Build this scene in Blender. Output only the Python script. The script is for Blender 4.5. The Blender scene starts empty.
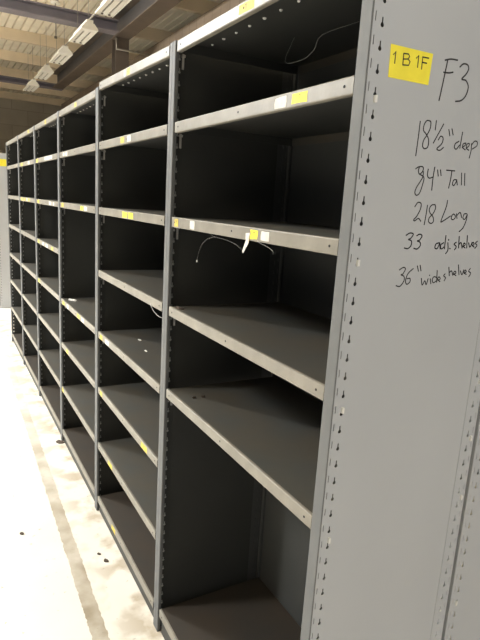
import bpy, math, random
from mathutils import Vector, Matrix
random.seed(7)
D = bpy.data
scn = bpy.context.scene
COL = scn.collection
PI = math.pi
IN = 0.0254

# ------------------------------------------------------------------ materials
def mat(name, col, rough=0.5, metal=0.0, var=0.0, scale=6.0, bump=0.0, bscale=40.0, spec=0.5, col2=None):
    m = D.materials.new(name); m.use_nodes = True
    nt = m.node_tree; b = nt.nodes['Principled BSDF']
    b.inputs['Roughness'].default_value = rough
    b.inputs['Metallic'].default_value = metal
    b.inputs['Specular IOR Level'].default_value = spec
    b.inputs['Base Color'].default_value = (*col, 1)
    tc = nt.nodes.new('ShaderNodeTexCoord')
    if var > 0 or col2:
        n = nt.nodes.new('ShaderNodeTexNoise'); n.inputs['Scale'].default_value = scale
        n.inputs['Detail'].default_value = 5
        nt.links.new(tc.outputs['Object'], n.inputs['Vector'])
        r = nt.nodes.new('ShaderNodeValToRGB')
        r.color_ramp.elements[0].position = 0.35; r.color_ramp.elements[1].position = 0.68
        c2 = col2 if col2 else tuple(c * (1 - var) for c in col)
        r.color_ramp.elements[0].color = (*c2, 1)
        r.color_ramp.elements[1].color = (*col, 1)
        nt.links.new(n.outputs['Fac'], r.inputs['Fac'])
        nt.links.new(r.outputs['Color'], b.inputs['Base Color'])
    if bump > 0:
        n2 = nt.nodes.new('ShaderNodeTexNoise'); n2.inputs['Scale'].default_value = bscale
        n2.inputs['Detail'].default_value = 3
        nt.links.new(tc.outputs['Object'], n2.inputs['Vector'])
        bp = nt.nodes.new('ShaderNodeBump'); bp.inputs['Strength'].default_value = bump
        bp.inputs['Distance'].default_value = 0.01
        nt.links.new(n2.outputs['Fac'], bp.inputs['Height'])
        nt.links.new(bp.outputs['Normal'], b.inputs['Normal'])
    return m

M = {}
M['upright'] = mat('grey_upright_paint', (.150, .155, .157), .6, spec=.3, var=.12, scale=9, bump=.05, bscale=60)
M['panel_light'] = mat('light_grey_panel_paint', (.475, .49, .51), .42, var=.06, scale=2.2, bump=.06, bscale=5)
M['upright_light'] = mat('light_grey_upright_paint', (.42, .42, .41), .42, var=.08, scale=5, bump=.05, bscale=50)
M['sheet_dark'] = mat('charcoal_sheet_and_shade', (.042, .043, .040), .55, spec=.35, var=.15, scale=4, bump=.04, bscale=8)  # charcoal sheets; also the painted shade of shelf undersides and inner flanges
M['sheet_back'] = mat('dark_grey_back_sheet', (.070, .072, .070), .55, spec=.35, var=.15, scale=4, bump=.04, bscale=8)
M['lip'] = mat('beige_grey_shelf_paint', (.26, .24, .20), .45, spec=.35, var=.22, scale=14, bump=.06, bscale=70)
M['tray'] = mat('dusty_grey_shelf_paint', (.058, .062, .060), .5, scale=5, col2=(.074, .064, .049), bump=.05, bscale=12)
M['tray_bottom'] = mat('dark_bottom_shelf_paint', (.027, .024, .020), .6, scale=5, col2=(.038, .028, .019), bump=.05, bscale=12)  # bottom shelves get a darker, browner tray colour
M['dark'] = mat('black_hole', (.01, .01, .01), .8)
M['yellow'] = mat('yellow_label', (.98, .84, .05), .6, var=.08, scale=30)
M['yellow_old'] = mat('faded_yellow_label', (.72, .56, .07), .6, var=.25, scale=60)
M['white'] = mat('white_label', (.72, .70, .64), .6, var=.15, scale=60)
M['ink'] = mat('black_marker_ink', (.012, .012, .014), .5)
M['pencil'] = mat('grey_pen_ink', (.12, .10, .03), .6)
M['clip'] = mat('bright_zinc_clip', (.55, .54, .52), .35, metal=.4)
M['deck'] = mat('cream_roof_deck_paint', (.80, .71, .55), .6, var=.10, scale=3, bump=.03)
M['purlin'] = mat('cream_purlin_paint', (.74, .60, .41), .6, var=.14, scale=2)
M['beam'] = mat('grey_steel_beam_paint', (.22, .195, .21), .5, var=.15, scale=3)
M['girder'] = mat('shaded_steel_web', (.065, .06, .058), .5, var=.2, scale=3)  # web darker than the flanges, its shade put into the colour
M['flange'] = mat('brown_column_paint', (.13, .10, .075), .55, var=.2, scale=4)
M['fix'] = mat('white_light_housing', (.90, .86, .76), .45, var=.05, scale=5)
M['tube'] = mat('unlit_white_tube', (.82, .80, .74), .3)
M['slot'] = mat('dark_housing_slot', (.10, .085, .06), .7)
M['pipe'] = mat('dull_conduit_metal', (.30, .27, .22), .5, metal=.3)
M['paper'] = mat('white_paper', (.75, .74, .70), .8)
M['thread'] = mat('white_thread', (.7, .7, .68), .8)
M['dirt'] = mat('brown_debris', (.07, .05, .035), .9)

def wall_mat(name, c1, c2, bw, bh):
    m = D.materials.new(name); m.use_nodes = True
    nt = m.node_tree; b = nt.nodes['Principled BSDF']; b.inputs['Roughness'].default_value = .85
    tc = nt.nodes.new('ShaderNodeTexCoord')
    br = nt.nodes.new('ShaderNodeTexBrick')
    br.inputs['Scale'].default_value = 1; br.inputs['Brick Width'].default_value = bw
    br.inputs['Row Height'].default_value = bh; br.inputs['Mortar Size'].default_value = .012
    br.inputs['Color1'].default_value = (*c1, 1); br.inputs['Color2'].default_value = (*c2, 1)
    br.inputs['Mortar'].default_value = (*[c * .8 for c in c2], 1)
    sep = nt.nodes.new('ShaderNodeSeparateXYZ'); cb = nt.nodes.new('ShaderNodeCombineXYZ')
    ad = nt.nodes.new('ShaderNodeMath'); ad.operation = 'ADD'
    nt.links.new(tc.outputs['Object'], sep.inputs[0])
    nt.links.new(sep.outputs['X'], ad.inputs[0]); nt.links.new(sep.outputs['Y'], ad.inputs[1])
    nt.links.new(ad.outputs[0], cb.inputs['X']); nt.links.new(sep.outputs['Z'], cb.inputs['Y'])
    nt.links.new(cb.outputs[0], br.inputs['Vector'])
    n = nt.nodes.new('ShaderNodeTexNoise'); n.inputs['Scale'].default_value = .8; n.inputs['Detail'].default_value = 6
    nt.links.new(tc.outputs['Object'], n.inputs['Vector'])
    mx = nt.nodes.new('ShaderNodeMix'); mx.data_type = 'RGBA'; mx.blend_type = 'MULTIPLY'
    mx.inputs['Factor'].default_value = .5
    nt.links.new(br.outputs['Color'], mx.inputs['A']); nt.links.new(n.outputs['Fac'], mx.inputs['B'])
    nt.links.new(mx.outputs['Result'], b.inputs['Base Color'])
    return m
M['wall_back'] = wall_mat('brown_grey_block_wall', (.58, .50, .385), (.50, .43, .32), 1.2, .6)
M['wall_right'] = wall_mat('brown_side_wall', (.27, .20, .135), (.24, .175, .115), .3, 8)

def floor_mat():
    m = D.materials.new('pale_worn_concrete'); m.use_nodes = True
    nt = m.node_tree; b = nt.nodes['Principled BSDF']; b.inputs['Roughness'].default_value = .55
    L = nt.links.new; N = nt.nodes.new
    tc = N('ShaderNodeTexCoord'); sep = N('ShaderNodeSeparateXYZ'); L(tc.outputs['Object'], sep.inputs[0])
    def math_(op, a, bb=None, clamp=False):
        n = N('ShaderNodeMath'); n.operation = op; n.use_clamp = clamp
        for i, v in enumerate((a, bb)):
            if v is None: continue
            if isinstance(v, (int, float)): n.inputs[i].default_value = v
            else: L(v, n.inputs[i])
        return n.outputs[0]
    def noise(s, d=5):
        n = N('ShaderNodeTexNoise'); n.inputs['Scale'].default_value = s; n.inputs['Detail'].default_value = d
        L(tc.outputs['Object'], n.inputs['Vector']); return n.outputs['Fac']
    def ramp(f, p0, c0, p1, c1):
        r = N('ShaderNodeValToRGB'); e = r.color_ramp.elements
        e[0].position = p0; e[0].color = (*c0, 1); e[1].position = p1; e[1].color = (*c1, 1)
        L(f, r.inputs['Fac']); return r.outputs['Color']
    def mix(f, a, bb):
        x = N('ShaderNodeMix'); x.data_type = 'RGBA'; L(f, x.inputs['Factor']); L(a, x.inputs['A'])
        if isinstance(bb, tuple): x.inputs['B'].default_value = (*bb, 1)
        else: L(bb, x.inputs['B'])
        return x.outputs['Result']
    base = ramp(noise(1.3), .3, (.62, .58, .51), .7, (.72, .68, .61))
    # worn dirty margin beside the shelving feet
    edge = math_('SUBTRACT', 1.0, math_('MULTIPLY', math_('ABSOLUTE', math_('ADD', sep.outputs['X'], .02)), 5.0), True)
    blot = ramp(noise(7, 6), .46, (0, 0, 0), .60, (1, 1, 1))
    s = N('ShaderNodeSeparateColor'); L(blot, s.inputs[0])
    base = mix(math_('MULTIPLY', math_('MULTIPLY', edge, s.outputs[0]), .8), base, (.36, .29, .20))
    # old painted aisle line, scuffed, running along the shelving
    cx = math_('SUBTRACT', math_('MULTIPLY', sep.outputs['Y'], .022), .226)
    dx = math_('ABSOLUTE', math_('SUBTRACT', sep.outputs['X'], cx))
    dx = math_('ADD', dx, math_('MULTIPLY', math_('SUBTRACT', noise(30, 3), .5), .022))
    band = math_('LESS_THAN', dx, .03)
    wear = ramp(noise(5, 6), .34, (.35, .35, .35), .60, (1, 1, 1))
    s2 = N('ShaderNodeSeparateColor'); L(wear, s2.inputs[0])
    fade = math_('SUBTRACT', 1.25, math_('MULTIPLY', sep.outputs['Y'], .22), True)
    base = mix(math_('MULTIPLY', math_('MULTIPLY', band, s2.outputs[0]), fade), base, (.27, .225, .155))
    # fine specks
    sp = ramp(noise(38, 2), .70, (0, 0, 0), .74, (1, 1, 1))
    s3 = N('ShaderNodeSeparateColor'); L(sp, s3.inputs[0])
    base = mix(math_('MULTIPLY', s3.outputs[0], .6), base, (.25, .21, .15))
    L(base, b.inputs['Base Color'])
    return m
M['floor'] = floor_mat()

# ------------------------------------------------------------------ mesh helpers
class MB:
    def __init__(s): s.v = []; s.f = []; s.m = []; s.mats = []
    def mi(s, key):
        if key not in s.mats: s.mats.append(key)
        return s.mats.index(key)
    def poly(s, pts, key):
        i = len(s.v); s.v += [tuple(p) for p in pts]; s.f.append(tuple(range(i, i + len(pts)))); s.m.append(s.mi(key))
    def box(s, a, b, key):
        x0, y0, z0 = a; x1, y1, z1 = b; i = len(s.v)
        s.v += [(x0,y0,z0),(x1,y0,z0),(x1,y1,z0),(x0,y1,z0),(x0,y0,z1),(x1,y0,z1),(x1,y1,z1),(x0,y1,z1)]
        for q in ((0,3,2,1),(4,5,6,7),(0,1,5,4),(1,2,6,5),(2,3,7,6),(3,0,4,7)):
            s.f.append(tuple(i + k for k in q)); s.m.append(s.mi(key))
    def extrude(s, prof, a, b, axis, key, closed=False, caps=False, frame=None):
        """prof: list of 2D points; swept along an axis from a to b"""
        def p3(p, t):
            return {'x': (t, p[0], p[1]), 'y': (p[0], t, p[1]), 'z': (p[0], p[1], t)}[axis]
        i = len(s.v); n = len(prof)
        s.v += [p3(p, a) for p in prof] + [p3(p, b) for p in prof]
        for k in range(n if closed else n - 1):
            l = (k + 1) % n
            s.f.append((i + k, i + l, i + n + l, i + n + k)); s.m.append(s.mi(key))
        if caps:
            s.f.append(tuple(range(i, i + n))[::-1]); s.m.append(s.mi(key))
            s.f.append(tuple(range(i + n, i + 2 * n))); s.m.append(s.mi(key))
    def tube(s, pts, r, key, n=6):
        pts = [Vector(p) for p in pts]; rings = []
        for k, p in enumerate(pts):
            d = (pts[min(k + 1, len(pts) - 1)] - pts[max(k - 1, 0)]).normalized()
            u = d.cross(Vector((0, 0, 1)))
            if u.length < 1e-3: u = d.cross(Vector((1, 0, 0)))
            u.normalize(); w = d.cross(u)
            i = len(s.v); s.v += [tuple(p + r * (math.cos(2*PI*j/n) * u + math.sin(2*PI*j/n) * w)) for j in range(n)]
            rings.append(i)
        for a, b in zip(rings, rings[1:]):
            for j in range(n):
                l = (j + 1) % n
                s.f.append((a + j, a + l, b + l, b + j)); s.m.append(s.mi(key))
        for a, rev in ((rings[0], False), (rings[-1], True)):
            q = [a + j for j in range(n)]
            s.f.append(tuple(q if rev else q[::-1])); s.m.append(s.mi(key))
    def hole_cell(s, rect, hole, c, fn, key):
        """rectangular plate with one hole that is star-shaped about c; fn maps 2D to 3D"""
        x0, z0, x1, z1 = rect
        ang = lambda p: math.atan2(p[1] - c[1], p[0] - c[0])
        hole = sorted(hole, key=ang)
        def out(a):
            dx, dz = math.cos(a), math.sin(a); t = 1e9
            if dx > 1e-9: t = min(t, (x1 - c[0]) / dx)
            if dx < -1e-9: t = min(t, (x0 - c[0]) / dx)
            if dz > 1e-9: t = min(t, (z1 - c[1]) / dz)
            if dz < -1e-9: t = min(t, (z0 - c[1]) / dz)
            return (c[0] + dx * t, c[1] + dz * t)
        cor = [(x0, z0), (x1, z0), (x1, z1), (x0, z1)]
        n = len(hole)
        O = [out(ang(h)) for h in hole]
        base = len(s.v)
        s.v += [fn(*h) for h in hole] + [fn(*o) for o in O]
        for k in range(n):
            l = (k + 1) % n
            a0, a1 = ang(hole[k]), ang(hole[l])
            if a1 <= a0: a1 += 2 * PI
            mids = []
            for cc in cor:
                a = ang(cc)
                while a < a0: a += 2 * PI
                if a0 + 1e-6 < a < a1 - 1e-6: mids.append((a, cc))
            mids.sort(); f = [base + k, base + n + k]
            for _, cc in mids:
                s.v.append(fn(*cc)); f.append(len(s.v) - 1)
            f += [base + n + l, base + l]
            s.f.append(tuple(f)); s.m.append(s.mi(key))
    def build(s, name, parent=None, thick=0, smooth=False, tf=None):
        me = D.meshes.new(name); v = s.v
        if tf: v = [tf(p) for p in v]
        me.from_pydata(v, [], s.f)
        for k in s.mats: me.materials.append(M[k])
        me.polygons.foreach_set('material_index', s.m)
        if smooth: me.polygons.foreach_set('use_smooth', [True] * len(me.polygons))
        me.update()
        o = D.objects.new(name, me); COL.objects.link(o)
        if parent: o.parent = parent
        if thick:
            md = o.modifiers.new('sheet', 'SOLIDIFY'); md.thickness = abs(thick); md.offset = 1 if thick > 0 else -1
        return o

def empty(name, loc=(0, 0, 0), rz=0):
    o = D.objects.new(name, None); COL.objects.link(o); o.location = loc; o.rotation_euler[2] = rz
    o.empty_display_size = .1
    return o
def tag(o, label, cat=None, group=None):
    o['label'] = label
    if cat: o['category'] = cat
    if group: o['group'] = group
    return o
def struct(o): o['kind'] = 'structure'; return o
def dup(o, parent=None):
    c = o.copy(); COL.objects.link(c)
    if parent: c.parent = parent
    return c

# ------------------------------------------------------------------ shelving
P = 0.9229           # bay pitch
H = 2.134            # 84 inches
DP = 0.457           # depth
G = 0.0005
UW = 0.031           # upright face width
SF = 0.045           # side flange
PITCH = 0.0381

def keyhole(cx, cz):
    pts = [(cx + .0041 * math.cos(a), cz + .0041 * math.sin(a)) for a in [math.radians(t) for t in range(120, 421, 25)]]
    pts += [(cx + .0016, cz + .0045), (cx + .0016, cz + .0125), (cx - .0016, cz + .0125), (cx - .0016, cz + .0045)]
    return pts
def slot(cx, cz):
    w, h = .0010, .008
    return [(cx + w, cz - h), (cx + w, cz + h), (cx - w, cz + h), (cx - w, cz - h), (cx + w, cz), (cx - w, cz)]
def perf_strip(mb, key, y, mapx, split=.014):
    kx = .0245; sx = .008
    fn = lambda x, z: (mapx(x), y, z)
    x0 = .0025
    zz = .021
    mb.poly([fn(x0, 0), fn(SF, 0), fn(SF, zz), fn(x0, zz)], key)
    while zz + PITCH < H:
        mb.hole_cell((x0, zz, split, zz + PITCH), slot(sx, zz + .021), (sx, zz + .021), fn, key)
        cz = zz + .0095
        mb.hole_cell((split, zz, SF, zz + PITCH), keyhole(kx, cz), (kx, cz), fn, key)
        zz += PITCH
    mb.poly([fn(x0, zz), fn(SF, zz), fn(SF, H), fn(x0, H)], key)
def arc(cx, cy, r, a0, a1, n=4):
    return [(cx + r * math.cos(math.radians(a0 + (a1 - a0) * k / n)), cy + r * math.sin(math.radians(a0 + (a1 - a0) * k / n))) for k in range(n + 1)]

def upright_mesh(name, front, key, proud=0.0, perf=True, fkey=None, uw=.031):
    UW = uw
    """upright on the near side of a bay (y from 0 inwards); front=False gives the rear one"""
    mb = MB(); mapx = (lambda x: x) if front else (lambda x: DP - x)
    if perf: perf_strip(mb, key, -proud, mapx, .014)
    else: mb.poly([(mapx(.0025), -proud, 0), (mapx(SF), -proud, 0), (mapx(SF), -proud, H), (mapx(.0025), -proud, H)], key)
    if proud:
        mb.poly([(mapx(SF), -proud, 0), (mapx(SF), 0.0002, 0), (mapx(SF), 0.0002, H), (mapx(SF), -proud, H)], key)
    pr = [(.0025, -proud)] + arc(.0015, .0015 - proud, .0015, 270, 180) + arc(.0028, UW - .0028, .0028, 180, 90) + [(.0115, UW), (.0125, UW - .002), (.0115, UW - .0035)]
    pr = [(mapx(p[0]), p[1]) for p in pr]
    mb.extrude(pr, 0, H, 'z', fkey or key)
    return mb
def mk(mbf, name, mirror=False):
    mb = mbf
    o = mb.build(name, tf=(lambda p: (p[0], P - 2 * G - p[1], p[2])) if mirror else None)
    me = o.data; D.objects.remove(o)
    return me
def add(name, me, parent, thick=.0011):
    o = D.objects.new(name, me); COL.objects.link(o); o.parent = parent
    if thick:
        md = o.modifiers.new('sheet', 'SOLIDIFY'); md.thickness = thick; md.offset = 0
    return o
YL = P - 2 * G
U = {}
U['mff'] = mk(upright_mesh('upright', True, 'sheet_dark', 0, fkey='upright', uw=.0225), 'upright', True)  # side flange in the dark colour, its inner shade painted in
U['mfn'] = mk(upright_mesh('upright', True, 'upright_light', 0, perf=False, fkey='upright', uw=.0225), 'upright')  # plain pale flange; its colour stands for light seen through the keyholes
U['dbn'] = mk(upright_mesh('upright', False, 'sheet_back', 0), 'upright')
U['dbf'] = mk(upright_mesh('upright', False, 'sheet_back', 0), 'upright', True)  # rear uprights take the dark sheet colour for their interior shade
for nm, key, pr in (('g', 'upright', 0), ('l', 'panel_light', .0004)):
    U[nm + 'fn'] = mk(upright_mesh('upright', True, key, 0, fkey='upright'), 'upright')
    U[nm + 'bn'] = mk(upright_mesh('upright', False, key, pr), 'upright')
    U[nm + 'ff'] = mk(upright_mesh('upright', True, key, 0), 'upright', True)
    U[nm + 'bf'] = mk(upright_mesh('upright', False, key, 0), 'upright', True)

def side_sheet(key, xa, xb):
    mb = MB(); mb.poly([(xa, 0, .004), (xb, 0, .004), (xb, 0, H - .001), (xa, 0, H - .001)], key); return mb
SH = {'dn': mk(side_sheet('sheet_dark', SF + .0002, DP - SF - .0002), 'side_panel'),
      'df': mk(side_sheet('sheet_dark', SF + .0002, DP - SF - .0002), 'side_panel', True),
}
mb = side_sheet('panel_light', SF, DP - SF - .0014); mb.poly([(DP - SF - .0014, .0004, .004), (DP - SF, .0004, .004), (DP - SF, .0004, H - .001), (DP - SF - .0014, .0004, H - .001)], 'dark')
SH['ln'] = mk(mb, 'side_panel')
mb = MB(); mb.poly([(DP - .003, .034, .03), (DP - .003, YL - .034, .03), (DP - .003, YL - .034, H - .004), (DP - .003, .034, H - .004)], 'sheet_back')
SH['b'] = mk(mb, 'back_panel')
mb = MB(); mb.box((.012, .034, .0005), (.0135, P - 2 * G - .034, .075), 'sheet_dark'); SH['k'] = mk(mb, 'toe_shade_plate')  # dark plate added below the lip, standing in for the shadow there

Y0, Y1 = .0335, YL - .0335
def shelf_mesh(top=False, bottom=False):
    mb = MB()
    lipf = [(DP - .006, -.026), (DP - .006, -.002), (DP - .010, 0.0), (.010, 0.0)]
    # tray (with a row of white discs under the top shelf)
    tz = -.0012
    if top:
        hy = [.073 + .0774 * k for k in range(11)]
        fn = lambda x, y: (x, y, tz)
        mb.poly([fn(.010, Y0), fn(.010, Y1), fn(DP - .008, Y1), fn(DP - .008, Y0)], 'sheet_dark')
        for k, y in enumerate(hy):     # raised white discs in a row under the top sheet
            r_ = .0042 if k % 3 else .0055
            lo = [(.100 + r_ * math.cos(t * PI / 4), y + r_ * math.sin(t * PI / 4), tz - .001) for t in range(8)]
            hi = [(.100 + r_ * .6 * math.cos(t * PI / 4), y + r_ * .6 * math.sin(t * PI / 4), tz - .004) for t in range(8)]
            mb.poly(hi, 'paper')
            for t in range(8):
                u_ = (t + 1) % 8
                mb.poly([lo[t], lo[u_], hi[u_], hi[t]], 'paper')
    else:
        mb.poly([(.010, Y0, tz), (.010, Y1, tz), (DP - .008, Y1, tz), (DP - .008, Y0, tz)], 'tray_bottom' if bottom else 'tray')
    mb.poly([(.012, Y0, tz - .0012), (DP - .009, Y0, tz - .0012), (DP - .009, Y1, tz - .0012), (.012, Y1, tz - .0012)], 'sheet_dark') if not top else None  # extra layer below the tray, underside shade put into its colour
    lip = [(.011, tz), (.009, 0), (.0055, 0)] + arc(.0045, -.0025, .0025, 90, 180, 3) + [(.0020, -.0295)] + arc(.0045, -.0300, .0025, 180, 270, 3) + [(.0150, -.0325), (.0150, -.028)]
    mb.extrude(lip, Y0, Y1, 'y', 'lip')
    mb.extrude([(DP - .008, tz), (DP - .006, -.003), (DP - .006, -.028)], Y0, Y1, 'y', 'tray')
    for y in (Y0, Y1):   # side flanges turned down
        mb.poly([(.0045, y, tz), (DP - .008, y, tz), (DP - .008, y, -.028), (.0045, y, -.030)], 'sheet_dark')
    for y in (Y0 + .026, (Y0 + Y1) / 2 + .01, Y1 - .026):   # punched holes in the front lip
        pts = [(.0013, y + .0028 * math.cos(k * PI / 5), -.016 + .0028 * math.sin(k * PI / 5)) for k in range(10)]
        mb.poly(pts, 'dark')
    o = mb.build('shelf'); me = o.data; D.objects.remove(o); return me
ME_SHELF = shelf_mesh(); ME_TOP = shelf_mesh(top=True); ME_BOT = shelf_mesh(bottom=True)

# clip hanging below a shelf end on the far side
mb = MB(); mb.box((.030, YL - .007, -.075), (.037, YL - .0035, -.030), 'clip'); mb.box((.028, YL - .012, -.040), (.039, YL - .0035, -.033), 'clip')
o = mb.build('shelf_clip'); ME_CLIP = o.data; D.objects.remove(o)
mb = MB(); mb.box((.0222, -.0055, -.048), (.0272, .002, -.036), 'paper')
o = mb.build('shelf_clip'); ME_TAB = o.data; D.objects.remove(o)

def sticker(kind, y, w, seed, parent):
    rnd = random.Random(seed); mb = MB()
    key = {'y': 'yellow_old', 'Y': 'yellow', 'w': 'white'}[kind]
    h0, h1 = -.0295 + rnd.uniform(0, .003), -.0035 - rnd.uniform(0, .003)
    j = lambda a=.0012: rnd.uniform(-a, a)
    a, b = y - w / 2, y + w / 2
    out = [(a + j(), h0 + j()), (y, h0 + j(.0006)), (b + j(), h0 + j()), (b + j(.002), (h0 + h1) / 2), (b - .001 + j(), h1 + j()), (y, h1 + j(.0006)), (a + j(), h1 + j()), (a + j(.002), (h0 + h1) / 2)]
    X = .0010
    mb.poly([(X, p, q) for p, q in out], key)
    n = len(out)
    for k in range(n):
        l = (k + 1) % n
        mb.poly([(X, *out[k]), (X + .0009, *out[k]), (X + .0009, *out[l]), (X, *out[l])], key)
    if kind != 'w':       # scribbled pen mark
        cx = y; zc = (h0 + h1) / 2
        mark = [(cx + .006, zc + .005), (cx - .004, zc + .006), (cx + .001, zc - .006)]
        for p, q in zip(mark, mark[1:]):
            d = Vector((q[0] - p[0], q[1] - p[1])).normalized() * .0007; nn = (-d[1], d[0])
            mb.poly([(X - .0002, p[0] + nn[0], p[1] + nn[1]), (X - .0002, q[0] + nn[0], q[1] + nn[1]), (X - .0002, q[0] - nn[0], q[1] - nn[1]), (X - .0002, p[0] - nn[0], p[1] - nn[1])], 'pencil')
    o = mb.build('sticker', parent)
    o['label'] = 'white paper sticker' if kind == 'w' else 'yellow paper sticker'
    return o

Lv = [83.98, 74.56, 62.96, 51.2, 39.17, 27.7, 15.73, 3.63]
LV = {0: [83.98, 74.56, 62.96, 51.2, 39.58, 4.3]}
for b_ in range(1, 6): LV[b_] = list(Lv)
LV[2] = [l for k, l in enumerate(Lv) if k != 3]
#           bay, level index in Lv-like order, kind, y(from bay start), width
ST = [(0,83.98,'y',.459,.075),(0,74.56,'w',.277,.045),(0,74.56,'Y',.205,.055),(0,62.96,'y',.85,.03),(0,62.96,'w',.725,.032),(0,62.96,'Y',.355,.035),(0,62.96,'w',.303,.036),
 (1,83.98,'y',.459,.04),(1,83.98,'w',.505,.02),(1,74.56,'y',.526,.05),(1,74.56,'w',.440,.045),(1,62.96,'Y',.480,.065),(1,62.96,'Y',.402,.06),(1,39.17,'y',.835,.045),(1,39.17,'w',.73,.06),
 (1,27.7,'y',.83,.04),(1,27.7,'y',.184,.07),(1,15.73,'y',.66,.07),(1,3.63,'y',.593,.06),
 (2,83.98,'y',.452,.05),(2,74.56,'w',.765,.05),(2,74.56,'w',.69,.05),(2,62.96,'y',.81,.06),(2,62.96,'Y',.311,.06),(2,62.96,'w',.225,.06),(2,39.17,'y',.81,.06),(2,39.17,'y',.40,.07),(2,39.17,'w',.30,.06),(2,39.17,'w',.69,.05),
 (2,27.7,'y',.712,.05),(2,15.73,'y',.86,.05),
 (3,83.98,'y',.437,.05),(3,74.56,'y',.80,.08),(3,74.56,'w',.35,.28),(3,62.96,'y',.78,.08),(3,62.96,'w',.30,.08),(3,62.96,'w',.18,.05),(3,51.2,'y',.80,.07),(3,51.2,'w',.60,.07),(3,51.2,'w',.46,.08),(3,51.2,'y',.25,.07),(3,39.17,'y',.82,.08),
 (4,83.98,'y',.283,.08),(4,74.56,'y',.70,.12),(4,74.56,'w',.30,.10),(4,62.96,'y',.74,.08),(4,62.96,'y',.58,.08),(4,62.96,'y',.34,.08),(4,62.96,'w',.44,.06)]

def make_bay(b, origin, rz=0, name='shelving_unit', levels=None, near_light=False, far=True):
    root = empty(name, origin, rz)
    c = 'l' if near_light else 'g'
    add('upright', U['lfn'] if near_light else U['mfn'], root); add('upright', U['lbn'] if near_light else U['dbn'], root)
    add('upright', U['mff'], root); add('upright', U['dbf'], root)
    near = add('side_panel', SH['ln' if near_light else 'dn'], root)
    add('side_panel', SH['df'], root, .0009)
    add('back_panel', SH['b'], root, .0009); add('toe_shade_plate', SH['k'], root, 0)
    for k, l in enumerate(levels):
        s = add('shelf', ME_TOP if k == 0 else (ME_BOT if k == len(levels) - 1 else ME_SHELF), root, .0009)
        s.location = (0, 0, l * IN - (.0015 if k == 0 else 0))
        if b == 1 and k == 0: s.rotation_euler[0] = math.radians(1.35)
        for q, t in enumerate(ST):
            if t[0] == b and abs(t[1] - l) < .01:
                sticker(t[2], t[3] - G, t[4], q, s)
        if k < len(levels) - 1 and b is not None:
            add('shelf_clip', ME_CLIP, root, 0).location = (0, 0, l * IN)
        if near_light and 0 < k < len(levels) - 1:
            o = add('shelf_clip', ME_TAB, root, 0); o.location = (0, 0, l * IN); o['label'] = 'bright clip tab poking out of a keyhole'
            if b == 0:
                z = {1: 1.5, 2: 1.275, 3: 1.13, 4: .97}[k]
                o = add('shelf_clip', ME_TAB, root, 0); o.location = (.4175, 0, z + .04)
    return root, near

bays = []
labels = ['near unit of the long grey steel shelving, with handwriting on its light grey end panel',
          'second shelving unit from the near end, its thin top shelf lip rising above its neighbour',
          'third shelving unit from the near end, with one shelf missing and a paper scrap inside',
          'fourth shelving unit from the near end, with a long white strip of stickers up high',
          'fifth shelving unit from the near end, next to the last one of the row',
          'narrowest-looking last shelving unit at the far end of the row']
for b in range(6):
    r, nearp = make_bay(b, (0, b * P + G, 0), levels=LV[b], near_light=(b == 0))
    tag(r, labels[b], 'shelf unit', 'grey steel shelving units bolted in one row')
    bays.append(r)
    if b == 0: NEARP = nearp

# row standing back to back behind: its end panel shows at the right edge
r, np_ = make_bay(None, (.472 + DP, YL + G, 0), PI, levels=[83.98, 62.96, 39.17, 3.63], near_light=False)
# the visible end of that unit is its local far side: give it the light paint
for ch in list(r.children):
    if ch.name.startswith('upright') and ch.data in (U['mff'], U['dbf']):
        ch.data = U['lff'] if ch.data == U['mff'] else U['lbf']
mb = MB(); mb.poly([(SF + .0012, 0, .004), (DP - SF, 0, .004), (DP - SF, 0, H - .001), (SF + .0012, 0, H - .001)], 'panel_light')
me = mk(mb, 'side_panel', True)
for ch in r.children:
    if ch.data == SH['df']: ch.data = me
tag(r, 'light grey shelving unit standing back to back behind the near one, at the right edge', 'shelf unit')
for k, z in enumerate((1.30, .645)):
    o = add('shelf_clip', ME_TAB, r, 0); o.location = (DP - .046, YL + .0025, z + .04)

# next row beyond the cross aisle
r, np_ = make_bay(None, (.062, 7.42, 0), levels=[83.98, 62.96, 39.17, 3.63], near_light=True)
tag(r, 'pale grey shelving end panel with a yellow card, past the far end of the row', 'shelf unit')
mb = MB(); mb.box((.047, -.0030, 1.962), (.152, -.0022, 2.055), 'yellow')
o = mb.build('label_card', np_); o['label'] = 'yellow card near the top of the panel'

# ---- writing and card on the near end panel
def smooth_line(pts, n=5):
    if len(pts) < 3: return [Vector(p) for p in pts]
    P_ = [Vector(p) for p in pts]; P_ = [2 * P_[0] - P_[1]] + P_ + [2 * P_[-1] - P_[-2]]; out = []
    for i in range(1, len(P_) - 2):
        p0, p1, p2, p3 = P_[i-1:i+3]
        for k in range(n):
            t = k / n
            out.append(.5 * ((2*p1) + (p2-p0)*t + (2*p0-5*p1+4*p2-p3)*t*t + (3*p1-p0-3*p2+p3)*t**3))
    out.append(P_[-2]); return out
def strokes(name, lines, w, y, parent, th=.0002, shift=(0, 0)):
    mb = MB()
    for ln in lines:
        pts = smooth_line(ln) if len(ln) > 2 and name != 'printed_text' else [Vector(p) for p in ln]
        L_, R_ = [], []
        for i, p in enumerate(pts):
            d = (pts[min(i+1, len(pts)-1)] - pts[max(i-1, 0)])
            if d.length < 1e-7: d = Vector((1, 0))
            d.normalize(); n = Vector((-d.y, d.x)) * w / 2
            if i == 0: p = p - d * w * .3
            if i == len(pts) - 1: p = p + d * w * .3
            L_.append(p + n); R_.append(p - n)
        for i in range(len(pts) - 1):
            mb.poly([(q.x, y, q.y) for q in (L_[i], L_[i+1], R_[i+1], R_[i])], 'ink')
    o = mb.build(name, parent)
    md = o.modifiers.new('ink', 'SOLIDIFY'); md.thickness = th; md.offset = 0
    return o
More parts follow.
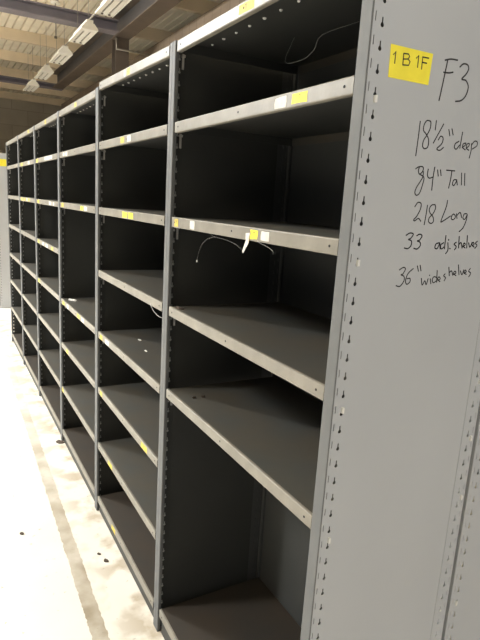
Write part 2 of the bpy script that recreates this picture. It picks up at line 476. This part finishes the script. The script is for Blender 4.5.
WRITING = {
'card': [[(0.0565,1.9309),(0.0616,1.937),(0.0617,1.9172)],[(0.0811,1.9369),(0.0817,1.9178)],[(0.0811,1.9369),(0.0929,1.9379),(0.0962,1.9343),(0.0928,1.9295),(0.0816,1.9276)],[(0.0928,1.9295),(0.0987,1.9259),(0.0961,1.9194),(0.0817,1.9178)],[(0.1132,1.9344),(0.1185,1.9403),(0.119,1.9196)],[(0.129,1.9392),(0.1295,1.9184)],[(0.129,1.9392),(0.1448,1.9397)],[(0.1291,1.9299),(0.141,1.9304)]],
'F3': [[(0.1961,1.9459),(0.1918,1.9099),(0.1867,1.8715)],[(0.189,1.944),(0.2043,1.9484),(0.2229,1.9497)],[(0.1893,1.9225),(0.2036,1.9237),(0.2147,1.9266)],[(0.2318,1.9388),(0.2405,1.9459),(0.2526,1.946),(0.2571,1.9391),(0.2515,1.9286),(0.2416,1.9183),(0.2539,1.9175),(0.263,1.9073),(0.2597,1.8913),(0.2486,1.88),(0.2325,1.8759)]],
'18 1/2" deep': [[(0.1437,1.8281),(0.1437,1.8002),(0.1429,1.7646)],[(0.171,1.8314),(0.1612,1.8314),(0.1551,1.8229),(0.1553,1.8129),(0.1637,1.8067),(0.1719,1.7974),(0.1722,1.7844),(0.1644,1.7798),(0.1581,1.7838),(0.1587,1.7946),(0.166,1.8055),(0.1723,1.8178),(0.1726,1.8279),(0.171,1.8314)],[(0.1865,1.8344),(0.1868,1.8171)],[(0.2079,1.8306),(0.1858,1.7925)],[(0.1985,1.7997),(0.2041,1.8073),(0.2113,1.8046),(0.2098,1.7941),(0.1978,1.7831),(0.2066,1.781),(0.2157,1.7872)],[(0.2244,1.8223),(0.2294,1.811)],[(0.2329,1.8247),(0.2385,1.8134)],[(0.2649,1.8218),(0.2632,1.7904)],[(0.2581,1.8035),(0.2486,1.798),(0.247,1.7903),(0.2535,1.7879),(0.2611,1.7963)],[(0.2698,1.7926),(0.2781,1.798),(0.2787,1.802),(0.2716,1.7995),(0.2712,1.7927),(0.2801,1.789)],[(0.2818,1.7922),(0.2892,1.7976),(0.2891,1.8022),(0.2829,1.8),(0.2827,1.7923),(0.2911,1.7892)],[(0.2962,1.8029),(0.2978,1.7892),(0.2954,1.7741)],[(0.2968,1.7999),(0.3046,1.8084),(0.313,1.8077),(0.3129,1.8),(0.3009,1.7926)]],
'84" Tall': [[(0.1471,1.7408),(0.1557,1.7453),(0.1665,1.7453),(0.1666,1.7373),(0.159,1.7317),(0.1549,1.7379),(0.1567,1.7445)],[(0.1666,1.7373),(0.1719,1.7273),(0.1712,1.7122),(0.1656,1.6953),(0.1569,1.6909),(0.1525,1.696),(0.1562,1.7067),(0.1674,1.7165),(0.1716,1.7243)],[(0.1812,1.7429),(0.1813,1.731),(0.1875,1.726),(0.198,1.7292)],[(0.1988,1.748),(0.1977,1.7262),(0.1985,1.7034)],[(0.2077,1.7436),(0.2118,1.7318)],[(0.2157,1.7442),(0.2197,1.7333)],[(0.2333,1.745),(0.2471,1.7452),(0.2578,1.7455)],[(0.2494,1.7454),(0.2486,1.7268),(0.2463,1.7105)],[(0.2671,1.7282),(0.2587,1.7276),(0.2561,1.7196),(0.261,1.7168),(0.2674,1.7266)],[(0.2669,1.7288),(0.271,1.7184)],[(0.2791,1.7431),(0.2833,1.7193)],[(0.2887,1.7429),(0.293,1.719)]],
'218 Long': [[(0.1574,1.6688),(0.1645,1.6774),(0.1735,1.6757),(0.1737,1.665),(0.1662,1.6509),(0.1588,1.6435),(0.1622,1.6415),(0.1714,1.6465),(0.179,1.6412)],[(0.1921,1.6736),(0.1917,1.6566),(0.1899,1.6347)],[(0.2137,1.6756),(0.204,1.6742),(0.1988,1.6662),(0.2025,1.6586),(0.2121,1.6512),(0.2148,1.6419),(0.2087,1.6379),(0.2012,1.6414),(0.202,1.6492),(0.2109,1.6574),(0.2164,1.6686),(0.2137,1.6756)],[(0.2485,1.6859),(0.2468,1.6717),(0.2373,1.6443),(0.2421,1.6435),(0.2634,1.6549)],[(0.2678,1.6567),(0.2667,1.6502),(0.2734,1.6479),(0.2789,1.6539),(0.2729,1.6595),(0.2678,1.6567)],[(0.2804,1.6604),(0.2844,1.6509)],[(0.283,1.6573),(0.2914,1.6635),(0.2985,1.6531)],[(0.3129,1.6618),(0.3047,1.6608),(0.3026,1.6523),(0.309,1.6502),(0.3147,1.6603)],[(0.3147,1.6603),(0.3136,1.6471),(0.307,1.6321),(0.2965,1.6236)]],
'33 adj. shelves': [[(0.1432,1.6123),(0.1536,1.6171),(0.1629,1.6149),(0.1569,1.6067),(0.151,1.6041),(0.1598,1.6014),(0.1604,1.5926),(0.1526,1.5861),(0.1427,1.587)],[(0.1728,1.6123),(0.1813,1.6154),(0.188,1.612),(0.1824,1.6037),(0.1762,1.6018),(0.1842,1.5994),(0.1864,1.593),(0.1791,1.5857),(0.1689,1.5866)],[(0.2402,1.5993),(0.2313,1.5962),(0.2302,1.5882),(0.2372,1.5875),(0.2424,1.5986)],[(0.2423,1.5994),(0.2459,1.5865)],[(0.2545,1.5996),(0.2463,1.595),(0.2491,1.5866),(0.2564,1.5904)],[(0.258,1.6144),(0.2588,1.5867)],[(0.2669,1.5998),(0.27,1.585),(0.2646,1.5767)],[(0.2677,1.6065),(0.2686,1.605)],[(0.2748,1.588),(0.2766,1.5873)],[(0.2925,1.601),(0.2866,1.5972),(0.2944,1.592),(0.2903,1.5852)],[(0.2993,1.6135),(0.3023,1.5891)],[(0.3018,1.5967),(0.3077,1.6006),(0.3135,1.5893)],[(0.3151,1.5923),(0.3222,1.5963),(0.318,1.6),(0.3153,1.5939),(0.3231,1.5894)],[(0.3247,1.616),(0.3282,1.5895)],[(0.332,1.601),(0.3381,1.5915),(0.3433,1.602)],[(0.345,1.5943),(0.3505,1.5983),(0.3462,1.602),(0.3439,1.5966),(0.352,1.5917)],[(0.3602,1.6046),(0.3542,1.6002),(0.3605,1.5957),(0.355,1.5891)]],
'36" wide shelves': [[(0.1364,1.5431),(0.1465,1.5479),(0.1531,1.545),(0.1476,1.535),(0.1424,1.533),(0.1513,1.5297),(0.1528,1.5207),(0.1436,1.5095),(0.1324,1.511)],[(0.1748,1.5457),(0.1615,1.5349),(0.1572,1.5207),(0.1624,1.5132),(0.17,1.5184),(0.1687,1.5254),(0.1605,1.5247)],[(0.1857,1.551),(0.1906,1.5399)],[(0.1935,1.5522),(0.1979,1.5407)],[(0.2019,1.5249),(0.2069,1.5107),(0.2128,1.5198),(0.2185,1.5113),(0.222,1.5238)],[(0.2285,1.5237),(0.2323,1.5131)],[(0.2246,1.5317),(0.2255,1.5305)],[(0.241,1.5269),(0.2346,1.5228),(0.2385,1.5151),(0.2459,1.5201)],[(0.246,1.5412),(0.2492,1.5158)],[(0.2514,1.52),(0.2586,1.5233),(0.2541,1.5276),(0.2509,1.5225),(0.2593,1.5169)],[(0.2718,1.5338),(0.2683,1.5295),(0.2747,1.5252),(0.2717,1.5188)],[(0.2806,1.5478),(0.2857,1.5293)],[(0.2848,1.5366),(0.2903,1.54),(0.2967,1.5301)],[(0.2982,1.5322),(0.3056,1.5356),(0.3011,1.5391),(0.2978,1.5339),(0.3069,1.5295)],[(0.3096,1.5528),(0.3161,1.5312)],[(0.3187,1.5398),(0.3257,1.5311),(0.3291,1.5419)],[(0.3314,1.5345),(0.3384,1.5379),(0.3338,1.5415),(0.3312,1.5354),(0.3398,1.5318)],[(0.3499,1.5449),(0.346,1.5387),(0.3536,1.5343),(0.3488,1.5264)]],
}
WORLD, AISLE, KEY, UP_FILL, BACK_FILL, EXPO = .12,225,850,135,112,0
yp = -.0008
mb = MB()
card = [(.0488, 1.9474), (.1550, 1.9492), (.1523, 1.8939), (.0505, 1.8924)]
mb.poly([(a, -.0014, z) for a, z in card], 'yellow')
for k in range(4):
    l = (k + 1) % 4
    mb.poly([(card[k][0], -.0014, card[k][1]), (card[k][0], -.0006, card[k][1]), (card[l][0], -.0006, card[l][1]), (card[l][0], -.0014, card[l][1])], 'yellow')
o = mb.build('label_card', NEARP); o['label'] = 'yellow card printed 1 B 1F'
o = strokes('printed_text', WRITING['card'], .0022, -.0017, NEARP); o['label'] = 'black printed characters 1 B 1F'
WRITING['84" Tall'][1] = [(.1590,1.7317),(.1719,1.7265),(.1716,1.7150),(.1660,1.6965),(.1580,1.6910),(.1527,1.696),(.1555,1.7060),(.1630,1.7170),(.1690,1.7270),(.1690,1.7370)]
WRITING['36" wide shelves'][7] = [(.2473,1.5264),(.2382,1.5277),(.2350,1.5212),(.2394,1.5150),(.2485,1.5195)]
for k, v in WRITING.items():
    if k == 'card': continue
    o = strokes('handwriting', v, .0030 if k == 'F3' else (.0027 if k.startswith('33') else .0024), yp, NEARP)
    o['label'] = 'black marker handwriting ' + k.replace('"', ' inch')

# ------------------------------------------------------------------ small loose things
def thread(name, pts, r, key, label, cat, group=None):
    v3 = [Vector(p) for p in pts]; Q = [2*v3[0]-v3[1]] + v3 + [2*v3[-1]-v3[-2]]; out = []
    for i in range(1, len(Q) - 2):
        p0, p1, p2, p3 = Q[i-1:i+3]
        for k in range(4):
            t = k / 4
            out.append(.5 * ((2*p1) + (p2-p0)*t + (2*p0-5*p1+4*p2-p3)*t*t + (3*p1-p0-3*p2+p3)*t**3))
    out.append(Q[-2])
    mb = MB(); mb.tube(out, r, key, 5); o = mb.build(name, smooth=True)
    return tag(o, label, cat, group)
thread('loose_thread', [(-.0005,.60,1.568),(-.004,.5556,1.5606),(-.004,.4953,1.5589),(-.004,.4384,1.5522),(-.004,.4053,1.5427),(-.004,.3843,1.5398)], .00014, 'thread', 'pale thread sagging below the third lip of the near unit, left of the torn tape', 'thread')
thread('loose_thread', [(0.0,.5556,1.5640),(-.004,.6121,1.5476),(-.004,.6438,1.5275),(-.004,.6619,1.4994),(-.004,.6672,1.481)], .00014, 'thread', 'thread hanging with a small knot at its end, leftmost under the stickered lip', 'thread')
thread('loose_thread', [(.0002,.335,1.571),(-.004,.3196,1.5667),(-.004,.2802,1.5598),(-.004,.2575,1.5529),(-.004,.2543,1.5452)], .00025, 'thread', 'short curled thread hanging under the lip, right of the torn tape', 'thread')
mb2 = MB(); mb2.tube([(-.004,.667,1.483),(-.004,.668,1.4775)], .0022, 'thread', 6)
thread('wire_loop', [(.0,1.0726,1.2739),(-.004,1.0289,1.2601),(-.004,.9767,1.2489),(-.002,.9374,1.2501)], .0007, 'thread', 'pale wire loop drooping under a shelf lip of the second unit', 'wire')
o = mb2.build('thread_knot', D.objects['loose_thread.001'])
thread('cobweb_strand', [(.30,.40,2.128),(.2,.4178,2.0813),(.2,.4471,2.0522),(.2,.4998,2.0379),(.2,.5817,2.0485),(.25,.62,2.128)], .0003, 'thread', 'pale cobweb strand hanging under the top shelf of the near unit', 'cobweb')

mb = MB()
tp = [(.3930,1.5835),(.3700,1.5861),(.3760,1.570),(.3729,1.5612),(.380,1.5450),(.3870,1.5340),(.3944,1.5388),(.3873,1.5643)]
xs = [.0002,.0002,.0002,-.002,-.006,-.008,-.006,-.002]
mb.poly([(x - .0005, y, z) for x, (y, z) in zip(xs, tp)], 'white')
o = mb.build('torn_tape', thick=.0012); tag(o, 'torn white tape dangling from the lip beside the crumpled yellow sticker', 'tape')

def scrap(name, loc, w, d, rz, key, label, cat, h=.004, group=None):
    rnd = random.Random(str(loc)); mb = MB()
    n = 7; ring = [(math.cos(2*PI*k/n) * w/2 * rnd.uniform(.7, 1.1), math.sin(2*PI*k/n) * d/2 * rnd.uniform(.7, 1.1)) for k in range(n)]
    lo = [(x, y, 0) for x, y in ring]; hi = [(x*.9, y*.9, h * rnd.uniform(.5, 1.2)) for x, y in ring]
    i = 0
    for k in range(n):
        l = (k+1) % n
        mb.poly([lo[k], lo[l], hi[l], hi[k]], key)
        mb.poly([hi[k], hi[l], (0, 0, h)], key)
    mb.poly(lo[::-1], key)
    o = mb.build(name); o.location = loc; o.rotation_euler[2] = rz
    return tag(o, label, cat, group)
z4 = 39.17 * IN - .0006; z3 = 51.2 * IN - .0006; zb = 39.58 * IN - .0006
scrap('paper_scrap', (.0543, 2.6503, z4), .03, .09, .5, 'paper', 'folded white paper scrap lying on the shelf of the third unit', 'paper', .008)
scrap('paper_scrap', (.1417, 1.5943, z4), .012, .03, .3, 'paper', 'small white scrap at the left on the fifth shelf of the second unit', 'paper', .003)
scrap('paper_scrap', (.1069, 1.405, z4), .010, .03, .1, 'paper', 'tiny white scrap nearer the lip on the fifth shelf of the second unit', 'paper', .003)
scrap('debris_clump', (.022, .848, z3), .02, .05, .2, 'dirt', 'small brown clump beside the upright on the fourth shelf of the near unit', 'debris', .006)
scrap('debris_clump', (.0565, .776, zb), .016, .012, .2, 'dirt', 'dark crumb nearest the lip on the fifth shelf of the near unit', 'debris', .006)
scrap('debris_clump', (.0892, .774, zb), .014, .012, .9, 'dirt', 'dark crumb farther back on the fifth shelf of the near unit', 'debris', .006)
for (x, y, s, lab) in [(-.013, 2.735, .05, 'dark dirt lump on the floor at the foot of the third and fourth units'),
                  (-.0659, 1.3979, .022, 'small dark chip on the floor in front of the second unit, nearer one'),
                  (-.0815, 1.46, .016, 'small dark chip on the floor in front of the second unit, farther one'),
                  (-.3827, 1.7658, .02, 'lone dark speck on the bright floor left of the worn line')]:
    scrap('debris_clump', (x, y, 0), s, s * 1.5, .6, 'dirt', lab, 'debris', .006)

# ------------------------------------------------------------------ building
S = 1.27; CX, CY, CZ = -.6736, -.7887, 1.6538
def T(x, y, z): return (CX + (x - CX) * S, CY + (y - CY) * S, CZ + (z - CZ) * S)
XW = T(4.3, 0, 0)[0]; XP = T(2.45, 0, 0)[0]; YP = T(0, 15.2, 0)[1]; YB = T(0, 18.43, 0)[1]; ZD = T(0, 0, 4.5)[2]
XL, YN = -9.0, -6.0
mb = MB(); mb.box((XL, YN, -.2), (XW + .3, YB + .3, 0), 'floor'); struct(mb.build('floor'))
mb = MB(); mb.box((XW, YN, 0), (XW + .25, YB, ZD + .1), 'wall_right'); struct(mb.build('wall_right'))
mb = MB(); mb.box((XL, YB, 0), (XW + .25, YB + .25, ZD + .1), 'wall_back'); struct(mb.build('wall_back'))
mb = MB(); mb.box((XP, YN, 0), (XP + .15, YP, T(0, 0, 4.0)[2]), 'wall_right'); struct(mb.build('wall_partition'))
# corrugated deck, ribs along y
pr = []; rp = .135 * S; x = XL; x_off = (T(.567, 0, 0)[0] - XL) % rp
x = XL + x_off - rp
while x < XW:
    pr += [(x - .012, ZD + .045), (x + .012, ZD + .045), (x + .022, ZD), (x + rp - .022, ZD)]
    x += rp
pr = [(min(max(a, XL), XW), z) for a, z in pr]
pr += [(XW, ZD + .12), (XL, ZD + .12)]
mb = MB(); mb.extrude(pr, YN, YB, 'y', 'deck', closed=True, caps=True); struct(mb.build('ceiling'))

def ibeam(name, axis, a, b, c, z0, z1, w, kw, kf, label, cat, group=None, tf=.02):
    """c = centre on the other horizontal axis"""
    mb = MB(); t = .012
    def bx(c0, c1, za, zb_, key):
        if axis == 'x': mb.box((a, c0, za), (b, c1, zb_), key)
        else: mb.box((c0, a, za), (c1, b, zb_), key)
    bx(c - w/2, c + w/2, z0, z0 + tf, kf); bx(c - w/2, c + w/2, z1 - tf, z1, kf); bx(c - t/2, c + t/2, z0 + tf, z1 - tf, kw)
    o = mb.build(name)
    return tag(o, label, cat, group)
# purlins across x
zp0 = ZD - .24
order = ['nearest', 'second', 'third', 'fourth', 'fifth', 'last']
nn = 0
for k, yy in enumerate((7.04, 8.81, 10.57, 12.33, 14.09, 15.85, 17.6)):
    y = T(0, yy, 0)[1]
    mb = MB()
    mb.extrude([(y, ZD - .001), (y, zp0), (y + .10, zp0), (y + .10, zp0 + .025), (y + .012, zp0 + .025), (y + .012, ZD - .001)], XL + .01, XW - .01, 'x', 'purlin', closed=True, caps=True)
    o = mb.build('roof_purlin')
    where = ['just in front of the dark crossbeam', 'hidden close behind the dark crossbeam', 'first whole one beyond the dark crossbeam', 'second beyond the dark crossbeam', 'third beyond the dark crossbeam', 'second from the back wall', 'nearest to the back wall'][k]
    tag(o, 'cream roof purlin under the ribbed deck, ' + where, 'purlin', 'cream purlins under the roof deck')
zc = T(0, 0, 4.0)[2]
xg = T(1.93, 0, 0)[0]; yc = T(0, 7.75, 0)[1]
ibeam('roof_beam', 'x', XL + .01, xg - .17, yc, zc, zc + .20, .28, 'beam', 'beam', 'wide purple-grey steel crossbeam running left from the column top', 'beam')
yc2 = T(0, 13.05, 0)[1]
ibeam('roof_beam', 'x', XL + .01, xg + .17, yc2, zc, zc + .13, .28, 'beam', 'beam', 'far dark crossbeam close to the back wall, behind the farthest hanging light', 'beam')
ibeam('roof_girder', 'y', YN + .01, yc2 - .15, xg, zc, zp0 - .002, .30, 'girder', 'flange', 'dark steel girder running along above the shelving to the back wall', 'girder')
# column under the girder
yk = T(0, 8.0, 0)[1]
mb = MB()
mb.box((xg - .13, yk - .13, 0), (xg + .13, yk - .115, zc - .001), 'flange'); mb.box((xg - .13, yk + .115, 0), (xg + .13, yk + .13, zc - .001), 'flange')
mb.box((xg - .006, yk - .115, 0), (xg + .006, yk + .115, zc - .001), 'girder')
root = mb.build('steel_column'); tag(root, 'dark brown steel column rising behind the shelving to the roof girder', 'column')
# bracket pipe from the column
mb = MB(); mb.tube([(xg - .12, yk - .150, zc - .03), (xg - .12, yk - .150, zc - .22), (xg + .62, yk - .150, zc - .22)], .02, 'pipe', 8)
tag(mb.build('conduit_pipe', smooth=True), 'thin bent pipe sticking out right from the column under the girder', 'pipe')

# fluorescent fixtures
def fixture():
    root = empty('ceiling_light')
    L = 1.12; w1, w0, h = .30, .12, .11
    mb = MB()
    prof = [(-w1/2, 0), (-w1/2, .03), (-w0/2 - .02, h), (-w0/2, h), (-w0/2, h + .055), (w0/2, h + .055), (w0/2, h), (w0/2 + .02, h), (w1/2, .03), (w1/2, 0)]
    mb.extrude(prof, -L/2, L/2, 'y', 'fix')
    for y in (-L/2, L/2): mb.poly([(p[0], y, p[1]) for p in (prof if y > 0 else prof[::-1])], 'fix')
    mb.build('housing', root, thick=.004)
    mb = MB()  # louvre plate with two long dark gaps
    xs = [-w1/2 + .006, -.075, -.050, .045, .070, w1/2 - .006]
    for k in range(5):
        if k in (1, 3):
            mb.box((xs[k], -L/2 + .005, .010), (xs[k+1], -L/2 + .20, .016), 'fix'); mb.box((xs[k], L/2 - .10, .010), (xs[k+1], L/2 - .005, .016), 'fix')
            mb.box((xs[k], -L/2 + .20, .030), (xs[k+1], L/2 - .10, .034), 'slot')
        else: mb.box((xs[k], -L/2 + .005, .010), (xs[k+1], L/2 - .005, .016), 'fix')
    mb.build('diffuser', root)
    for x in (-.0625, .0575):
        mb = MB(); mb.tube([(x, -L/2 + .02, .06), (x, L/2 - .02, .06)], .016, 'tube', 8); mb.build('tube', root, smooth=True)
        mb = MB(); mb.tube([(x + .01, L/2 - .075, .009), (x + .01, L/2 - .075, -.004)], .020, 'slot', 10); mb.build('lamp_socket', root)
    mb = MB(); mb.tube([(0, -L/2 + .12, h + .05), (0, -L/2 + .12, (ZD - 4.31) / .88)], .005, 'pipe', 5); mb.build('hanger_rod', root)
    mb = MB(); mb.tube([(0, L/2 - .12, h + .05), (0, L/2 - .12, (ZD - 4.31) / .88)], .005, 'pipe', 5); mb.build('hanger_rod', root)
    return root
f0 = fixture()
fy = [6.62, 8.27, 9.98, 11.72, 13.45]
fl = ['nearest of the row, cut by the top edge', 'second nearest, overlapping the dark crossbeam', 'middle one of the row of five', 'second farthest of the row of five', 'farthest and smallest of the row']
def T2(x, y, z):
    q = 1.27 * .88; return (CX + (x - CX) * q, CY + (y - CY) * q, CZ + (z - CZ) * q)
zf = T2(0, 0, 4.0)[2]
f0.scale = (.88, .88, .88)
xf = T2(1.425, 0, 0)[0]
for k, yy in enumerate(fy):
    if k == 0: o = f0
    else:
        o = dup(f0)
        for ch in list(f0.children): dup(ch, o)
    o.location = (xf, T2(0, yy, 0)[1], zf)
    tag(o, 'white box fluorescent light, ' + fl[k], 'light', 'fluorescent lights hanging in a row')
mb = MB(); ya, yb_ = T2(0, 5.6, 0)[1], T2(0, 13.9, 0)[1]
mb.tube([(xf, ya, zf + .158), (xf, yb_, zf + .158)], .014, 'pipe', 8)
tag(mb.build('conduit_pipe', smooth=True), 'long thin conduit running above the row of hanging lights', 'pipe')
# little pendant left of the second light
px, py, _ = T(1.09, 8.6, 0)
mb = MB(); mb.tube([(px, py, ZD - .005), (px, py, zc + .02)], .012, 'pipe', 6); mb.tube([(px, py, zc + .02), (px, py, zc - .02)], .03, 'slot', 8)
mb.tube([(px, py, ZD - .03), (px, py, ZD - .005)], .09, 'fix', 12)
tag(mb.build('sprinkler_drop'), 'thin drop pipe with a pale cap, left of the second light', 'pipe')

# ------------------------------------------------------------------ light
w = D.worlds.new('World'); scn.world = w; w.use_nodes = True
bg = w.node_tree.nodes['Background']; bg.inputs['Color'].default_value = (.95, .97, 1, 1); bg.inputs['Strength'].default_value = WORLD
def area(loc, rot, sx, sy, power, col=(.98, 1, 1)):
    l = D.lights.new('area_light', 'AREA'); l.shape = 'RECTANGLE'; l.size = sx; l.size_y = sy; l.energy = power; l.color = col
    o = D.objects.new('area_light', l); COL.objects.link(o); o.location = loc
    d = Vector(rot) - Vector(loc); o.rotation_euler = d.to_track_quat('-Z', 'Y').to_euler()
    return o
for y in (-5, 2.2, 5.5, 9, 13):
    o = area((-3.7, y, 4.6), (-3.5, y, 0), .35, 1.2, AISLE); o.data.spread = math.radians(115)
    o = area((-4.2, y, 3.6), (-4.2, y, 9), .35, 1.2, UP_FILL)  # unseen uplight added to brighten the ceiling
area((-5.0, 9.0, 5.0), (0, 2, 1), .5, .4, KEY)
area((1.6, -5.0, 4.4), (.6, 0, 1.2), 1.2, .6, BACK_FILL)  # unseen fill light added to brighten the end panel

# ------------------------------------------------------------------ camera
cam = D.cameras.new('Camera'); co = D.objects.new('Camera', cam); COL.objects.link(co)
yaw, pit, rol, fpx = 0.517191327862325, -0.21192333115694703, 0.060550849961842436, 538.7153393030145
f = Vector((math.sin(yaw) * math.cos(pit), math.cos(yaw) * math.cos(pit), math.sin(pit)))
rt = Vector((math.cos(yaw), -math.sin(yaw), 0)); up = rt.cross(f)
r2 = rt * math.cos(rol) + up * math.sin(rol); u2 = -rt * math.sin(rol) + up * math.cos(rol)
m = Matrix((r2, u2, -f)).transposed().to_4x4(); m.translation = Vector((CX, CY, CZ)); co.matrix_world = m
cam.sensor_fit = 'VERTICAL'; cam.sensor_height = 36; cam.lens = 36 * fpx / 640; cam.clip_start = .02; cam.clip_end = 100
scn.camera = co
scn.view_settings.view_transform = 'Standard'; scn.view_settings.look = 'None'
scn.view_settings.gamma = 1; scn.view_settings.exposure = EXPO; scn.view_settings.use_curve_mapping = False
